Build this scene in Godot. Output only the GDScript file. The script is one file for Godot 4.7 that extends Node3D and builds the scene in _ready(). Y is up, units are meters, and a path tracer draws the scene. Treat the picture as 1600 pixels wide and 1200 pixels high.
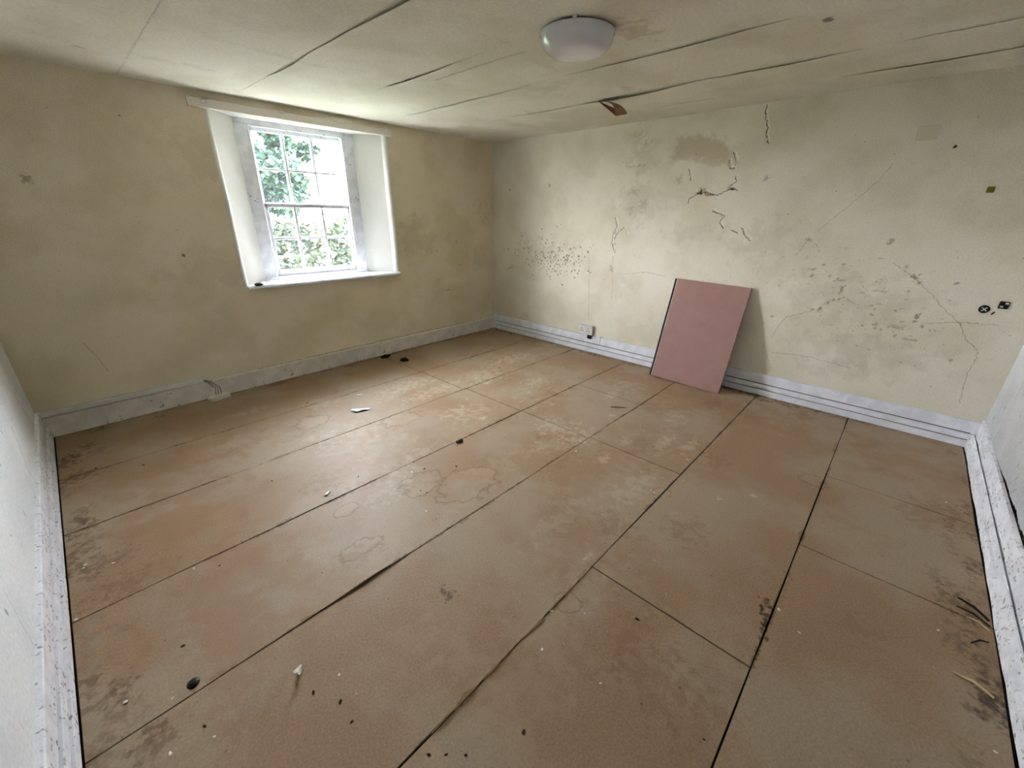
extends Node3D
# An empty cottage room: cream walls, hardboard sheets on the floor, a small sash window in a thick wall.
# Axes: the corner between the window wall and the far wall is the origin; x runs along the window wall, z along the far wall.

const H := 2.3            # ceiling height
const XL := -4.395        # left wall plane
const XF := 0.03          # far wall plane
const ZW := -0.03         # window wall plane
const ZN := 4.745         # near wall plane

var M := {}
var taken := {}
var rng := RandomNumberGenerator.new()

# ---------------------------------------------------------------- textures
class Tex:
	var w: int
	var h: int
	var x0: float
	var y0: float
	var mx: float
	var my: float
	var buf: PackedByteArray
	var hb: PackedByteArray
	var nz := FastNoiseLite.new()
	func _init(w_, h_, x0_, y0_, wm, hm):
		w = w_; h = h_; x0 = x0_; y0 = y0_; mx = w / wm; my = h / hm
		buf = PackedByteArray(); buf.resize(w * h * 3)
		hb = PackedByteArray(); hb.resize(w * h); hb.fill(128)
		nz.frequency = 1.0; nz.noise_type = FastNoiseLite.TYPE_SIMPLEX; nz.seed = 5
	func noise_bytes(seed_, freq, octaves) -> PackedByteArray:
		var n := FastNoiseLite.new()
		n.seed = seed_; n.frequency = freq; n.noise_type = FastNoiseLite.TYPE_SIMPLEX_SMOOTH
		n.fractal_type = FastNoiseLite.FRACTAL_FBM; n.fractal_octaves = octaves; n.fractal_gain = 0.55
		return n.get_image(w, h, false, false, true).get_data()
	func base(a: Color, b: Color, seed_: int, freq: float, lo: float, hi: float, fine: float, relief: float):
		var n1 := noise_bytes(seed_, freq, 5)
		var n2 := noise_bytes(seed_ + 1, 0.22, 3)
		var k := 1.0 / (hi - lo)
		var ar := a.r * 255.0; var ag := a.g * 255.0; var ab := a.b * 255.0
		var br := b.r * 255.0 - ar; var bg := b.g * 255.0 - ag; var bb := b.b * 255.0 - ab
		for i in w * h:
			var t := clampf((n1[i] / 255.0 - lo) * k, 0.0, 1.0)
			var f := (n2[i] - 128) * fine
			var j := i * 3
			buf[j] = clampi(int(ar + br * t + f), 0, 255)
			buf[j + 1] = clampi(int(ag + bg * t + f), 0, 255)
			buf[j + 2] = clampi(int(ab + bb * t + f * 0.9), 0, 255)
			hb[i] = clampi(int(128 + (n1[i] - 128) * relief + f * 0.5), 0, 255)
	func mixpx(px: int, py: int, c: Color, a: float):
		if px < 0 or py < 0 or px >= w or py >= h or a <= 0.0: return
		var j := (py * w + px) * 3
		buf[j] = int(lerpf(buf[j], c.r * 255.0, a))
		buf[j + 1] = int(lerpf(buf[j + 1], c.g * 255.0, a))
		buf[j + 2] = int(lerpf(buf[j + 2], c.b * 255.0, a))
	# an irregular patch of matter; centre and radii in metres, v downwards
	func blob(cx: float, cy: float, rx: float, ry: float, c: Color, a: float, edge: float, wob: float, nf: float, rise := 0.0):
		var px := (cx - x0) * mx; var py := (cy - y0) * my
		var qx := rx * mx; var qy := ry * my
		for y in range(maxi(0, int(py - qy * 1.6)), mini(h, int(py + qy * 1.6) + 1)):
			for x in range(maxi(0, int(px - qx * 1.6)), mini(w, int(px + qx * 1.6) + 1)):
				var dx := (x - px) / qx; var dy := (y - py) / qy
				var d := sqrt(dx * dx + dy * dy)
				if d > 1.6: continue
				d += wob * (nz.get_noise_2d(x * nf, y * nf) + 0.5 * nz.get_noise_2d(x * nf * 2.7 + 50, y * nf * 2.7))
				var k := smoothstep(1.0, 1.0 - edge, d)
				mixpx(x, y, c, a * k)
				if rise != 0.0:
					var i := y * w + x
					hb[i] = clampi(int(hb[i] + rise * k), 0, 255)
	func ring(cx: float, cy: float, rx: float, ry: float, c: Color, a: float, wob: float):
		var px := (cx - x0) * mx; var py := (cy - y0) * my
		var qx := rx * mx; var qy := ry * my
		for y in range(int(py - qy * 1.5), int(py + qy * 1.5)):
			for x in range(int(px - qx * 1.5), int(px + qx * 1.5)):
				var dx := (x - px) / qx; var dy := (y - py) / qy
				var d := sqrt(dx * dx + dy * dy) + wob * nz.get_noise_2d(x * 0.02, y * 0.02)
				mixpx(x, y, c, a * clampf(1.0 - absf(d - 1.0) * 9.0, 0.0, 1.0))
	func line(pts: Array, wid: float, c: Color, a: float, rag := 1.0, groove := 0.0):
		for s in pts.size() - 1:
			var p: Vector2 = pts[s]; var q: Vector2 = pts[s + 1]
			var n := maxi(2, int(p.distance_to(q) * mx / 0.6))
			for k in n:
				var o: Vector2 = p.lerp(q, float(k) / n)
				var jx := (o.x - x0) * mx + nz.get_noise_2d(o.x * 20.0, o.y * 20.0) * 5.0 * rag
				var jy := (o.y - y0) * my + nz.get_noise_2d(o.x * 20.0 + 90.0, o.y * 20.0) * 5.0 * rag
				var r := wid * mx * (0.55 + 0.9 * absf(nz.get_noise_2d(o.x * 12.0 + 7.0, o.y * 12.0)))
				var ri := int(ceil(r)) + 1
				for y in range(int(jy) - ri, int(jy) + ri + 1):
					for x in range(int(jx) - ri, int(jx) + ri + 1):
						var d := Vector2(x - jx, y - jy).length()
						var kk := clampf(r + 0.5 - d, 0.0, 1.0)
						if kk > 0.0:
							mixpx(x, y, c, a * kk)
							if groove != 0.0 and x >= 0 and y >= 0 and x < w and y < h:
								hb[y * w + x] = clampi(int(lerpf(hb[y * w + x], 128.0 + groove, kk)), 0, 255)
	func albedo() -> ImageTexture:
		var im := Image.create_from_data(w, h, false, Image.FORMAT_RGB8, buf)
		im.generate_mipmaps()
		return ImageTexture.create_from_image(im)
	func height() -> ImageTexture:
		return ImageTexture.create_from_image(Image.create_from_data(w, h, false, Image.FORMAT_L8, hb))

func textured(t: Tex, rough: float, relief: float) -> StandardMaterial3D:
	var m := StandardMaterial3D.new()
	m.albedo_texture = t.albedo(); m.roughness = rough; m.metallic_specular = 0.3
	m.texture_repeat = false
	m.heightmap_enabled = true; m.heightmap_texture = t.height(); m.heightmap_scale = relief
	return m

func plain(c: Color, rough := 0.8, spec := 0.3) -> StandardMaterial3D:
	var m := StandardMaterial3D.new()
	m.albedo_color = c; m.roughness = rough; m.metallic_specular = spec
	return m

# ---------------------------------------------------------------- mesh helpers
func numbered(called: String) -> String:
	if not taken.has(called):
		taken[called] = 0
		return called
	taken[called] += 1
	return "%s_%03d" % [called, taken[called]]

func newst() -> SurfaceTool:
	var st := SurfaceTool.new(); st.begin(Mesh.PRIMITIVE_TRIANGLES); return st

func tri(st: SurfaceTool, a: Vector3, b: Vector3, c: Vector3, out: Vector3, ua := Vector2.ZERO, ub := Vector2.ZERO, uc := Vector2.ZERO):
	if (b - a).cross(c - a).dot(out) > 0.0:
		var s := b; b = c; c = s
		var us := ub; ub = uc; uc = us
	st.set_uv(ua); st.add_vertex(a); st.set_uv(ub); st.add_vertex(b); st.set_uv(uc); st.add_vertex(c)

func quad(st: SurfaceTool, a: Vector3, b: Vector3, c: Vector3, d: Vector3, out: Vector3, uv = null):
	if uv != null:
		tri(st, a, b, c, out, uv.call(a), uv.call(b), uv.call(c)); tri(st, a, c, d, out, uv.call(a), uv.call(c), uv.call(d))
	else:
		tri(st, a, b, c, out); tri(st, a, c, d, out)

# a box with chamfered edges
func bbox(st: SurfaceTool, c: Vector3, s: Vector3, b: float, uv = null, basis := Basis.IDENTITY):
	st.set_smooth_group(-1)
	var hs := s * 0.5
	b = minf(b, minf(hs.x, minf(hs.y, hs.z)) * 0.9)
	var P := func(sx: int, sy: int, sz: int, ax: int) -> Vector3:
		var v := Vector3(sx * (hs.x - b), sy * (hs.y - b), sz * (hs.z - b))
		if ax == 0: v.x = sx * hs.x
		elif ax == 1: v.y = sy * hs.y
		else: v.z = sz * hs.z
		return c + basis * v
	for s1 in [-1, 1]:
		quad(st, P.call(s1, -1, -1, 0), P.call(s1, 1, -1, 0), P.call(s1, 1, 1, 0), P.call(s1, -1, 1, 0), basis * Vector3(s1, 0, 0), uv)
		quad(st, P.call(-1, s1, -1, 1), P.call(1, s1, -1, 1), P.call(1, s1, 1, 1), P.call(-1, s1, 1, 1), basis * Vector3(0, s1, 0), uv)
		quad(st, P.call(-1, -1, s1, 2), P.call(1, -1, s1, 2), P.call(1, 1, s1, 2), P.call(-1, 1, s1, 2), basis * Vector3(0, 0, s1), uv)
		for s2 in [-1, 1]:
			quad(st, P.call(s1, s2, -1, 0), P.call(s1, s2, 1, 0), P.call(s1, s2, 1, 1), P.call(s1, s2, -1, 1), basis * Vector3(s1, s2, 0), uv)
			quad(st, P.call(s1, -1, s2, 0), P.call(s1, 1, s2, 0), P.call(s1, 1, s2, 2), P.call(s1, -1, s2, 2), basis * Vector3(s1, 0, s2), uv)
			quad(st, P.call(-1, s1, s2, 1), P.call(1, s1, s2, 1), P.call(1, s1, s2, 2), P.call(-1, s1, s2, 2), basis * Vector3(0, s1, s2), uv)
			for s3 in [-1, 1]:
				tri(st, P.call(s1, s2, s3, 0), P.call(s1, s2, s3, 1), P.call(s1, s2, s3, 2), basis * Vector3(s1, s2, s3))

# a sheet: f(u, v) is its seen side, off leads to its other side
func slab(st: SurfaceTool, nu: int, nv: int, f: Callable, off: Vector3, uv: Callable):
	var out := -off
	for i in nu:
		for j in nv:
			var u0 := float(i) / nu; var u1 := float(i + 1) / nu; var v0 := float(j) / nv; var v1 := float(j + 1) / nv
			var a: Vector3 = f.call(u0, v0); var b: Vector3 = f.call(u1, v0); var c: Vector3 = f.call(u1, v1); var d: Vector3 = f.call(u0, v1)
			st.set_smooth_group(0)
			quad(st, a, b, c, d, out, uv)
			st.set_smooth_group(-1)
			var mid: Vector3 = f.call(0.5, 0.5)
			if i == 0: quad(st, a, d, d + off, a + off, a - mid, uv)
			if i == nu - 1: quad(st, b, c, c + off, b + off, b - mid, uv)
			if j == 0: quad(st, a, b, b + off, a + off, a - mid, uv)
			if j == nv - 1: quad(st, d, c, c + off, d + off, d - mid, uv)
	var a0: Vector3 = f.call(0.0, 0.0); var b0: Vector3 = f.call(1.0, 0.0); var c0: Vector3 = f.call(1.0, 1.0); var d0: Vector3 = f.call(0.0, 1.0)
	quad(st, a0 + off, b0 + off, c0 + off, d0 + off, off, uv)

func tube(st: SurfaceTool, pts: Array, radii: Array, sides := 8):
	st.set_smooth_group(1)
	var rings := []
	for i in pts.size():
		var d: Vector3 = (pts[mini(i + 1, pts.size() - 1)] - pts[maxi(i - 1, 0)]).normalized()
		var e := d.cross(Vector3.UP if absf(d.y) < 0.9 else Vector3.RIGHT).normalized()
		var g := d.cross(e)
		var ring := []
		for k in sides:
			var t := TAU * k / sides
			ring.append(pts[i] + (e * cos(t) + g * sin(t)) * radii[i])
		rings.append(ring)
	for i in pts.size() - 1:
		for k in sides:
			var k2 := (k + 1) % sides
			quad(st, rings[i][k], rings[i][k2], rings[i + 1][k2], rings[i + 1][k], (rings[i][k] + rings[i + 1][k2]) * 0.5 - (pts[i] + pts[i + 1]) * 0.5)
	st.set_smooth_group(-1)
	for e2 in [0, pts.size() - 1]:
		var dd: Vector3 = pts[0] - pts[1] if e2 == 0 else pts[e2] - pts[e2 - 1]
		for k in sides: tri(st, pts[e2], rings[e2][k], rings[e2][(k + 1) % sides], dd)

# profile [radius, y] turned about the y axis
func lathe(st: SurfaceTool, c: Vector3, prof: Array, n := 48):
	st.set_smooth_group(2)
	for i in prof.size() - 1:
		var p: Vector2 = prof[i]; var q: Vector2 = prof[i + 1]
		var no := Vector2(q.y - p.y, p.x - q.x)
		for k in n:
			var t0 := TAU * k / n; var t1 := TAU * (k + 1) / n
			var e0 := Vector3(cos(t0), 0, sin(t0)); var e1 := Vector3(cos(t1), 0, sin(t1))
			var out := (e0 + e1) * 0.5 * no.x + Vector3(0, no.y, 0)
			var a := c + e0 * p.x + Vector3(0, p.y, 0); var b := c + e1 * p.x + Vector3(0, p.y, 0)
			var a2 := c + e0 * q.x + Vector3(0, q.y, 0); var b2 := c + e1 * q.x + Vector3(0, q.y, 0)
			if p.x > 0.0001: tri(st, a, b, b2, -out)
			if q.x > 0.0001: tri(st, a, b2, a2, -out)

# a lumpy pebble
func lump(st: SurfaceTool, c: Vector3, s: Vector3, seed_: int, rough := 0.35):
	var nz := FastNoiseLite.new(); nz.seed = seed_; nz.frequency = 0.9
	st.set_smooth_group(-1)
	var P := func(i: int, j: int) -> Vector3:
		var th := PI * i / 6.0; var ph := TAU * (j % 9) / 9.0
		var d := Vector3(sin(th) * cos(ph), cos(th), sin(th) * sin(ph))
		var v := d * (1.0 + rough * 1.8 * nz.get_noise_3dv(d * 1.7 + Vector3(seed_, 0, 0)))
		return c + Vector3(v.x * s.x, maxf(v.y, -0.8) * s.y, v.z * s.z)
	for i in 6:
		for j in 9:
			var a: Vector3 = P.call(i, j); var b: Vector3 = P.call(i, j + 1); var e: Vector3 = P.call(i + 1, j + 1); var f: Vector3 = P.call(i + 1, j)
			if i > 0: tri(st, a, b, e, (a + e) * 0.5 - c)
			if i < 5: tri(st, a, e, f, (a + e) * 0.5 - c)

# a thin broken flake lying flat, curled up at one end
func flake(st: SurfaceTool, size: Vector2, curl: float, thick: float, seed_: int):
	var r := RandomNumberGenerator.new(); r.seed = seed_
	var n := 7
	var edge := []
	for k in n:
		var t := TAU * k / n + r.randf_range(-0.25, 0.25)
		var q := r.randf_range(0.7, 1.0)
		edge.append(Vector2(cos(t) * q * size.x, sin(t) * q * size.y))
	var up := func(p: Vector2) -> Vector3: return Vector3(p.x, thick + curl * pow(p.x / size.x, 2.0) , p.y)
	for k in n:
		var a: Vector3 = up.call(edge[k]); var b: Vector3 = up.call(edge[(k + 1) % n]); var o: Vector3 = up.call(Vector2.ZERO)
		var dn := Vector3(0, -thick, 0)
		tri(st, o, a, b, Vector3.UP); tri(st, o + dn, a + dn, b + dn, Vector3.DOWN)
		quad(st, a, b, b + dn, a + dn, (a + b) * 0.5 - o)

func obj(called: String, st: SurfaceTool, m: Material, parent: Node = self) -> MeshInstance3D:
	st.generate_normals()
	var o := MeshInstance3D.new()
	o.mesh = st.commit(); o.material_override = m
	o.name = numbered(called) if parent == self else called
	o.cast_shadow = GeometryInstance3D.SHADOW_CASTING_SETTING_ON
	parent.add_child(o, true)
	return o

func thing(called: String, at: Vector3, label: String, category: String, group := "") -> Node3D:
	var o := Node3D.new(); o.name = numbered(called); add_child(o, true); o.position = at
	return tag(o, label, category, group)

func tag(o: Node3D, label: String, category: String, group := "") -> Node3D:
	o.set_meta("label", label); o.set_meta("category", category)
	if group: o.set_meta("group", group)
	return o

func struct(o: Node3D, label := "") -> Node3D:
	o.set_meta("kind", "structure")
	if label: o.set_meta("label", label)
	return o

func holder(called: String) -> Node3D:
	var o := Node3D.new(); o.name = numbered(called); add_child(o, true); return o

# ---------------------------------------------------------------- measured marks on the far wall (z, y in metres)
const FAR_CRACKS := [
	[Vector2(2.963, 2.286), Vector2(2.965, 2.215), Vector2(2.998, 2.126), Vector2(3.000, 2.074), Vector2(3.026, 2.015)],
	[Vector2(2.782, 1.978), Vector2(2.813, 1.920), Vector2(2.814, 1.863), Vector2(2.808, 1.845)],
	[Vector2(2.763, 1.923), Vector2(2.760, 1.886), Vector2(2.779, 1.866), Vector2(2.814, 1.863)],
	[Vector2(2.832, 1.801), Vector2(2.846, 1.757), Vector2(2.805, 1.735)],
	[Vector2(2.468, 1.595), Vector2(2.484, 1.637), Vector2(2.546, 1.673), Vector2(2.575, 1.697), Vector2(2.667, 1.670), Vector2(2.718, 1.654), Vector2(2.759, 1.682), Vector2(2.812, 1.701), Vector2(2.825, 1.710), Vector2(2.874, 1.689)],
	[Vector2(2.438, 1.870), Vector2(2.466, 1.778)],
	[Vector2(2.703, 1.532), Vector2(2.772, 1.506), Vector2(2.798, 1.481), Vector2(2.779, 1.444), Vector2(2.815, 1.393)],
	[Vector2(2.886, 1.379), Vector2(2.937, 1.355)],
	[Vector2(2.962, 1.407), Vector2(2.993, 1.352), Vector2(3.048, 1.303)],
	[Vector2(1.747, 1.470), Vector2(1.778, 1.397), Vector2(1.739, 1.284), Vector2(1.738, 1.221), Vector2(1.787, 1.127)],
	[Vector2(1.860, 1.381), Vector2(1.800, 1.336), Vector2(1.757, 1.260)]]
const FAR_HAIRLINES := [
	[Vector2(3.818, 1.832), Vector2(3.777, 1.737), Vector2(3.685, 1.617), Vector2(3.569, 1.479), Vector2(3.492, 1.387)],
	[Vector2(3.453, 1.325), Vector2(3.419, 1.252), Vector2(3.400, 1.203)],
	[Vector2(3.512, 1.305), Vector2(3.553, 1.236)],
	[Vector2(3.992, 1.199), Vector2(4.137, 1.103), Vector2(4.246, 1.006), Vector2(4.348, 0.907), Vector2(4.436, 0.838), Vector2(4.490, 0.737), Vector2(4.560, 0.685), Vector2(4.577, 0.631), Vector2(4.567, 0.504), Vector2(4.586, 0.367), Vector2(4.592, 0.295)],
	[Vector2(3.381, 0.529), Vector2(3.403, 0.629), Vector2(3.444, 0.718), Vector2(3.535, 0.760), Vector2(3.651, 0.819), Vector2(3.681, 0.869), Vector2(3.788, 0.924), Vector2(3.862, 0.880)],
	[Vector2(3.405, 0.401), Vector2(3.658, 0.425), Vector2(3.964, 0.396)],
	[Vector2(1.768, 1.094), Vector2(1.791, 0.831), Vector2(1.799, 0.625)],
	[Vector2(1.464, 1.107), Vector2(1.501, 0.800), Vector2(1.525, 0.365)],
	[Vector2(1.917, 0.923), Vector2(2.163, 0.965), Vector2(2.367, 0.941)],
	[Vector2(4.255, 0.806), Vector2(4.434, 0.846), Vector2(4.606, 0.855)]]
const FAR_SMUDGES := [   # z, y, half width, half height, strength
	[4.134, 1.115, 0.020, 0.022, 0.6], [4.162, 1.083, 0.018, 0.014, 0.5], [3.750, 0.982, 0.012, 0.035, 0.55], [3.710, 1.045, 0.035, 0.010, 0.45],
	[4.222, 0.851, 0.016, 0.020, 0.6], [4.213, 0.813, 0.020, 0.010, 0.5], [3.942, 1.346, 0.022, 0.012, 0.4], [3.934, 1.325, 0.026, 0.010, 0.35],
	[4.346, 1.090, 0.018, 0.010, 0.45], [4.215, 0.682, 0.050, 0.010, 0.3], [3.457, 1.326, 0.030, 0.010, 0.5], [3.659, 0.821, 0.012, 0.030, 0.5],
	[3.537, 1.115, 0.030, 0.010, 0.4], [3.540, 1.067, 0.014, 0.014, 0.5], [3.977, 0.995, 0.040, 0.008, 0.25], [4.130, 0.761, 0.060, 0.014, 0.25],
	[1.924, 1.704, 0.060, 0.030, 0.2], [2.041, 1.588, 0.050, 0.060, 0.2], [1.924, 2.191, 0.060, 0.030, 0.18], [2.000, 2.107, 0.050, 0.030, 0.18],
	[1.912, 1.531, 0.050, 0.040, 0.16], [3.066, 1.772, 0.025, 0.020, 0.35], [0.263, 1.768, 0.012, 0.014, 0.6], [0.869, 1.797, 0.014, 0.020, 0.5],
	[1.760, 0.962, 0.020, 0.030, 0.35], [4.261, 0.784, 0.012, 0.010, 0.5], [2.360, 1.800, 0.030, 0.040, 0.2], [1.93, 1.93, 0.08, 0.012, 0.25]]
const STAIN := [Vector2(2.301, 2.178), Vector2(2.565, 2.159), Vector2(2.702, 2.104), Vector2(2.799, 1.990), Vector2(2.821, 1.882), Vector2(2.713, 1.869), Vector2(2.595, 1.857), Vector2(2.505, 1.901), Vector2(2.225, 1.924), Vector2(2.223, 2.087)]

func far_texture() -> Tex:
	var t := Tex.new(2048, 1024, -0.05, 0.0, 4.85, 2.35)
	t.base(Color8(229, 223, 206), Color8(218, 210, 190), 11, 0.0035, 0.35, 0.75, 0.10, 0.8)
	var fl := func(p: Vector2) -> Vector2: return Vector2(p.x, H - p.y)
	# the brown damp patch below the ceiling, with its own ragged outline
	var poly := PackedVector2Array()
	for p in STAIN: poly.append(Vector2((p.x - t.x0) * t.mx, (H - p.y) * t.my))
	for y in range(20, 240):
		for x in range(900, 1260):
			var q := Vector2(x + t.nz.get_noise_2d(x * 0.03, y * 0.03) * 14.0, y + t.nz.get_noise_2d(x * 0.03 + 40.0, y * 0.03) * 14.0)
			if Geometry2D.is_point_in_polygon(q, poly):
				var dd := 1e9
				for k in poly.size(): dd = minf(dd, q.distance_to(Geometry2D.get_closest_point_to_segment(q, poly[k], poly[(k + 1) % poly.size()])))
				t.mixpx(x, y, Color8(158, 136, 94), 0.36 * smoothstep(0.0, 34.0, dd))
	# old repairs: paler filler with an outline
	for b in [[2.3, 1.0, 0.22, 0.3], [1.25, 1.75, 0.3, 0.2], [1.9, 1.05, 0.14, 0.25], [2.2, 1.45, 0.3, 0.2], [2.05, 0.6, 0.3, 0.25], [1.35, 0.75, 0.16, 0.2], [1.92, 2.12, 0.16, 0.1]]:
		t.blob(b[0], H - b[1], b[2], b[3], Color8(232, 230, 216), 0.4, 0.35, 0.5, 0.01, 8.0)
	for b in [[2.0, 1.62, 0.28, 0.22], [2.5, 1.35, 0.25, 0.1], [1.98, 2.0, 0.18, 0.2], [3.1, 1.3, 0.3, 0.2], [3.8, 0.9, 0.5, 0.25], [4.0, 0.55, 0.5, 0.14], [3.9, 0.36, 0.3, 0.08], [0.9, 1.05, 0.45, 0.2]]:
		t.blob(b[0], H - b[1], b[2], b[3], Color8(166, 160, 144), 0.16, 0.7, 0.8, 0.012)
	for b in FAR_SMUDGES:
		t.blob(b[0], H - b[1], b[2] * 1.2, b[3] * 1.2, Color8(70, 66, 55), b[4] * 0.75, 0.8, 0.9, 0.06)
	# mould specks: two clusters
	var r := RandomNumberGenerator.new(); r.seed = 4
	for k in 330:
		var cx := 0.95 + r.randfn(0.0, 0.27); var cy := 1.02 + r.randfn(0.0, 0.12)
		var a := r.randf_range(0.25, 0.85); var s := r.randf_range(0.003, 0.010)
		t.blob(cx, H - cy, s * r.randf_range(0.6, 1.6), s * r.randf_range(0.5, 1.8), Color8(58, 54, 44), a, 0.6, 0.4, 0.2)
	for k in 150:
		var cx := 3.85 + r.randfn(0.0, 0.28); var cy := 0.92 + r.randfn(0.0, 0.17) - (cx - 3.85) * 0.25
		var s := r.randf_range(0.003, 0.013)
		t.blob(cx, H - cy, s * r.randf_range(0.5, 1.8), s * r.randf_range(0.4, 1.3), Color8(84, 80, 70), r.randf_range(0.1, 0.4), 0.7, 0.6, 0.1)
	for k in 130:
		t.blob(r.randf_range(0.05, 4.7), H - r.randf_range(0.25, 2.2), r.randf_range(0.002, 0.006), r.randf_range(0.002, 0.007), Color8(80, 74, 60), r.randf_range(0.2, 0.6), 0.6, 0.3, 0.2)
	for c in FAR_HAIRLINES:
		t.line(c.map(fl), 0.0015, Color8(110, 103, 86), 0.4, 0.6, -40.0)
	for c in FAR_CRACKS:
		t.line(c.map(func(p): return Vector2(p.x + 0.012, H - p.y - 0.01)), 0.006, Color8(236, 233, 220), 0.7, 1.0, 60.0)
		t.line(c.map(fl), 0.0026, Color8(74, 62, 44), 0.75, 0.8, -110.0)
	# where the main crack lost its skin
	t.blob(2.572, H - 1.685, 0.035, 0.022, Color8(52, 40, 26), 0.9, 0.35, 0.6, 0.05, -100.0)
	t.blob(2.64, H - 1.665, 0.05, 0.016, Color8(120, 92, 60), 0.6, 0.5, 0.6, 0.05, -40.0)
	t.blob(2.83, H - 1.702, 0.02, 0.012, Color8(60, 46, 30), 0.8, 0.4, 0.6, 0.06, -80.0)
	return t

func cream_texture() -> Tex:
	var t := Tex.new(2048, 1024, -4.45, 0.0, 4.85, 2.35)
	t.base(Color8(226, 216, 189), Color8(215, 204, 173), 23, 0.0030, 0.35, 0.75, 0.09, 0.7)
	var r := RandomNumberGenerator.new(); r.seed = 8
	for b in [[-3.985, 1.656, 0.03, 0.03, 0.35], [-3.312, 1.166, 0.015, 0.018, 0.6], [-3.446, 2.071, 0.008, 0.008, 0.6], [-4.1, 1.9, 0.012, 0.02, 0.4], [-0.75, 0.62, 0.02, 0.012, 0.4], [-0.6, 1.18, 0.012, 0.02, 0.3], [-0.55, 0.9, 0.02, 0.01, 0.3], [-0.9, 0.75, 0.01, 0.02, 0.3]]:
		t.blob(b[0], H - b[1], b[2], b[3], Color8(84, 74, 52), b[4], 0.6, 0.6, 0.06)
	t.line([Vector2(-4.02, H - 0.62), Vector2(-3.98, H - 0.5), Vector2(-3.95, H - 0.38)], 0.0015, Color8(140, 112, 80), 0.5, 0.5)
	for k in 70:
		t.blob(r.randf_range(-4.4, 0.0), H - r.randf_range(0.1, 2.2), r.randf_range(0.002, 0.006), r.randf_range(0.002, 0.006), Color8(96, 86, 64), r.randf_range(0.2, 0.5), 0.6, 0.3, 0.2)
	for k in 8:
		t.blob(r.randf_range(-4.3, -0.1), H - r.randf_range(0.3, 2.1), r.randf_range(0.15, 0.4), r.randf_range(0.1, 0.3), Color8(196, 188, 160), 0.3, 0.5, 0.8, 0.01)
	t.line([Vector2(-3.0, H - 0.15), Vector2(-2.0, H - 0.16), Vector2(-1.2, H - 0.165), Vector2(-0.3, H - 0.15)], 0.003, Color8(120, 110, 90), 0.5)
	return t

func white_texture() -> Tex:
	var t := Tex.new(1024, 512, 0.0, 0.0, 4.9, 2.35)
	t.base(Color8(234, 237, 240), Color8(222, 226, 230), 31, 0.006, 0.35, 0.75, 0.08, 0.8)
	var r := RandomNumberGenerator.new(); r.seed = 12
	for k in 90:
		t.blob(r.randf_range(0, 4.8), r.randf_range(0.8, 2.2), r.randf_range(0.004, 0.012), r.randf_range(0.004, 0.02), Color8(90, 92, 92), r.randf_range(0.15, 0.6), 0.6, 0.5, 0.1)
	for k in 14:
		var p := Vector2(r.randf_range(0.2, 4.6), r.randf_range(1.1, 2.1))
		t.line([p, p + Vector2(r.randf_range(-0.1, 0.25), r.randf_range(0.05, 0.35))], r.randf_range(0.003, 0.008), Color8(150, 154, 156), r.randf_range(0.1, 0.25), 0.4)
	return t

func ceiling_texture() -> Tex:
	var t := Tex.new(1024, 1024, -4.45, -0.05, 4.85, 4.85)
	t.base(Color8(229, 224, 208), Color8(218, 212, 192), 41, 0.005, 0.35, 0.7, 0.08, 0.8)
	t.line([Vector2(-2.0, 1.5), Vector2(-1.99, 2.28)], 0.012, Color8(190, 182, 162), 0.25, 0.15)     # dirty strip beside the lamp
	t.blob(-1.38, 3.53, 0.035, 0.022, Color8(84, 74, 56), 0.6, 0.7, 0.8, 0.08)
	t.blob(-1.85, 2.85, 0.16, 0.09, Color8(176, 160, 116), 0.35, 0.6, 0.7, 0.03)
	t.blob(-3.62, 0.5, 0.03, 0.012, Color8(120, 108, 84), 0.4, 0.6, 0.7, 0.08)
	t.blob(-1.0, 2.35, 0.10, 0.05, Color8(168, 156, 128), 0.3, 0.7, 0.8, 0.05)
	t.line([Vector2(-3.42, 0.0), Vector2(-3.42, 1.6)], 0.003, Color8(176, 168, 150), 0.35, 0.1)
	var r := RandomNumberGenerator.new(); r.seed = 18
	for k in 40:
		t.blob(r.randf_range(-4.3, 0.0), r.randf_range(0.0, 4.6), r.randf_range(0.05, 0.3), r.randf_range(0.03, 0.15), Color8(196, 188, 168), r.randf_range(0.1, 0.3), 0.7, 0.8, 0.03)
	return t

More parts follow.
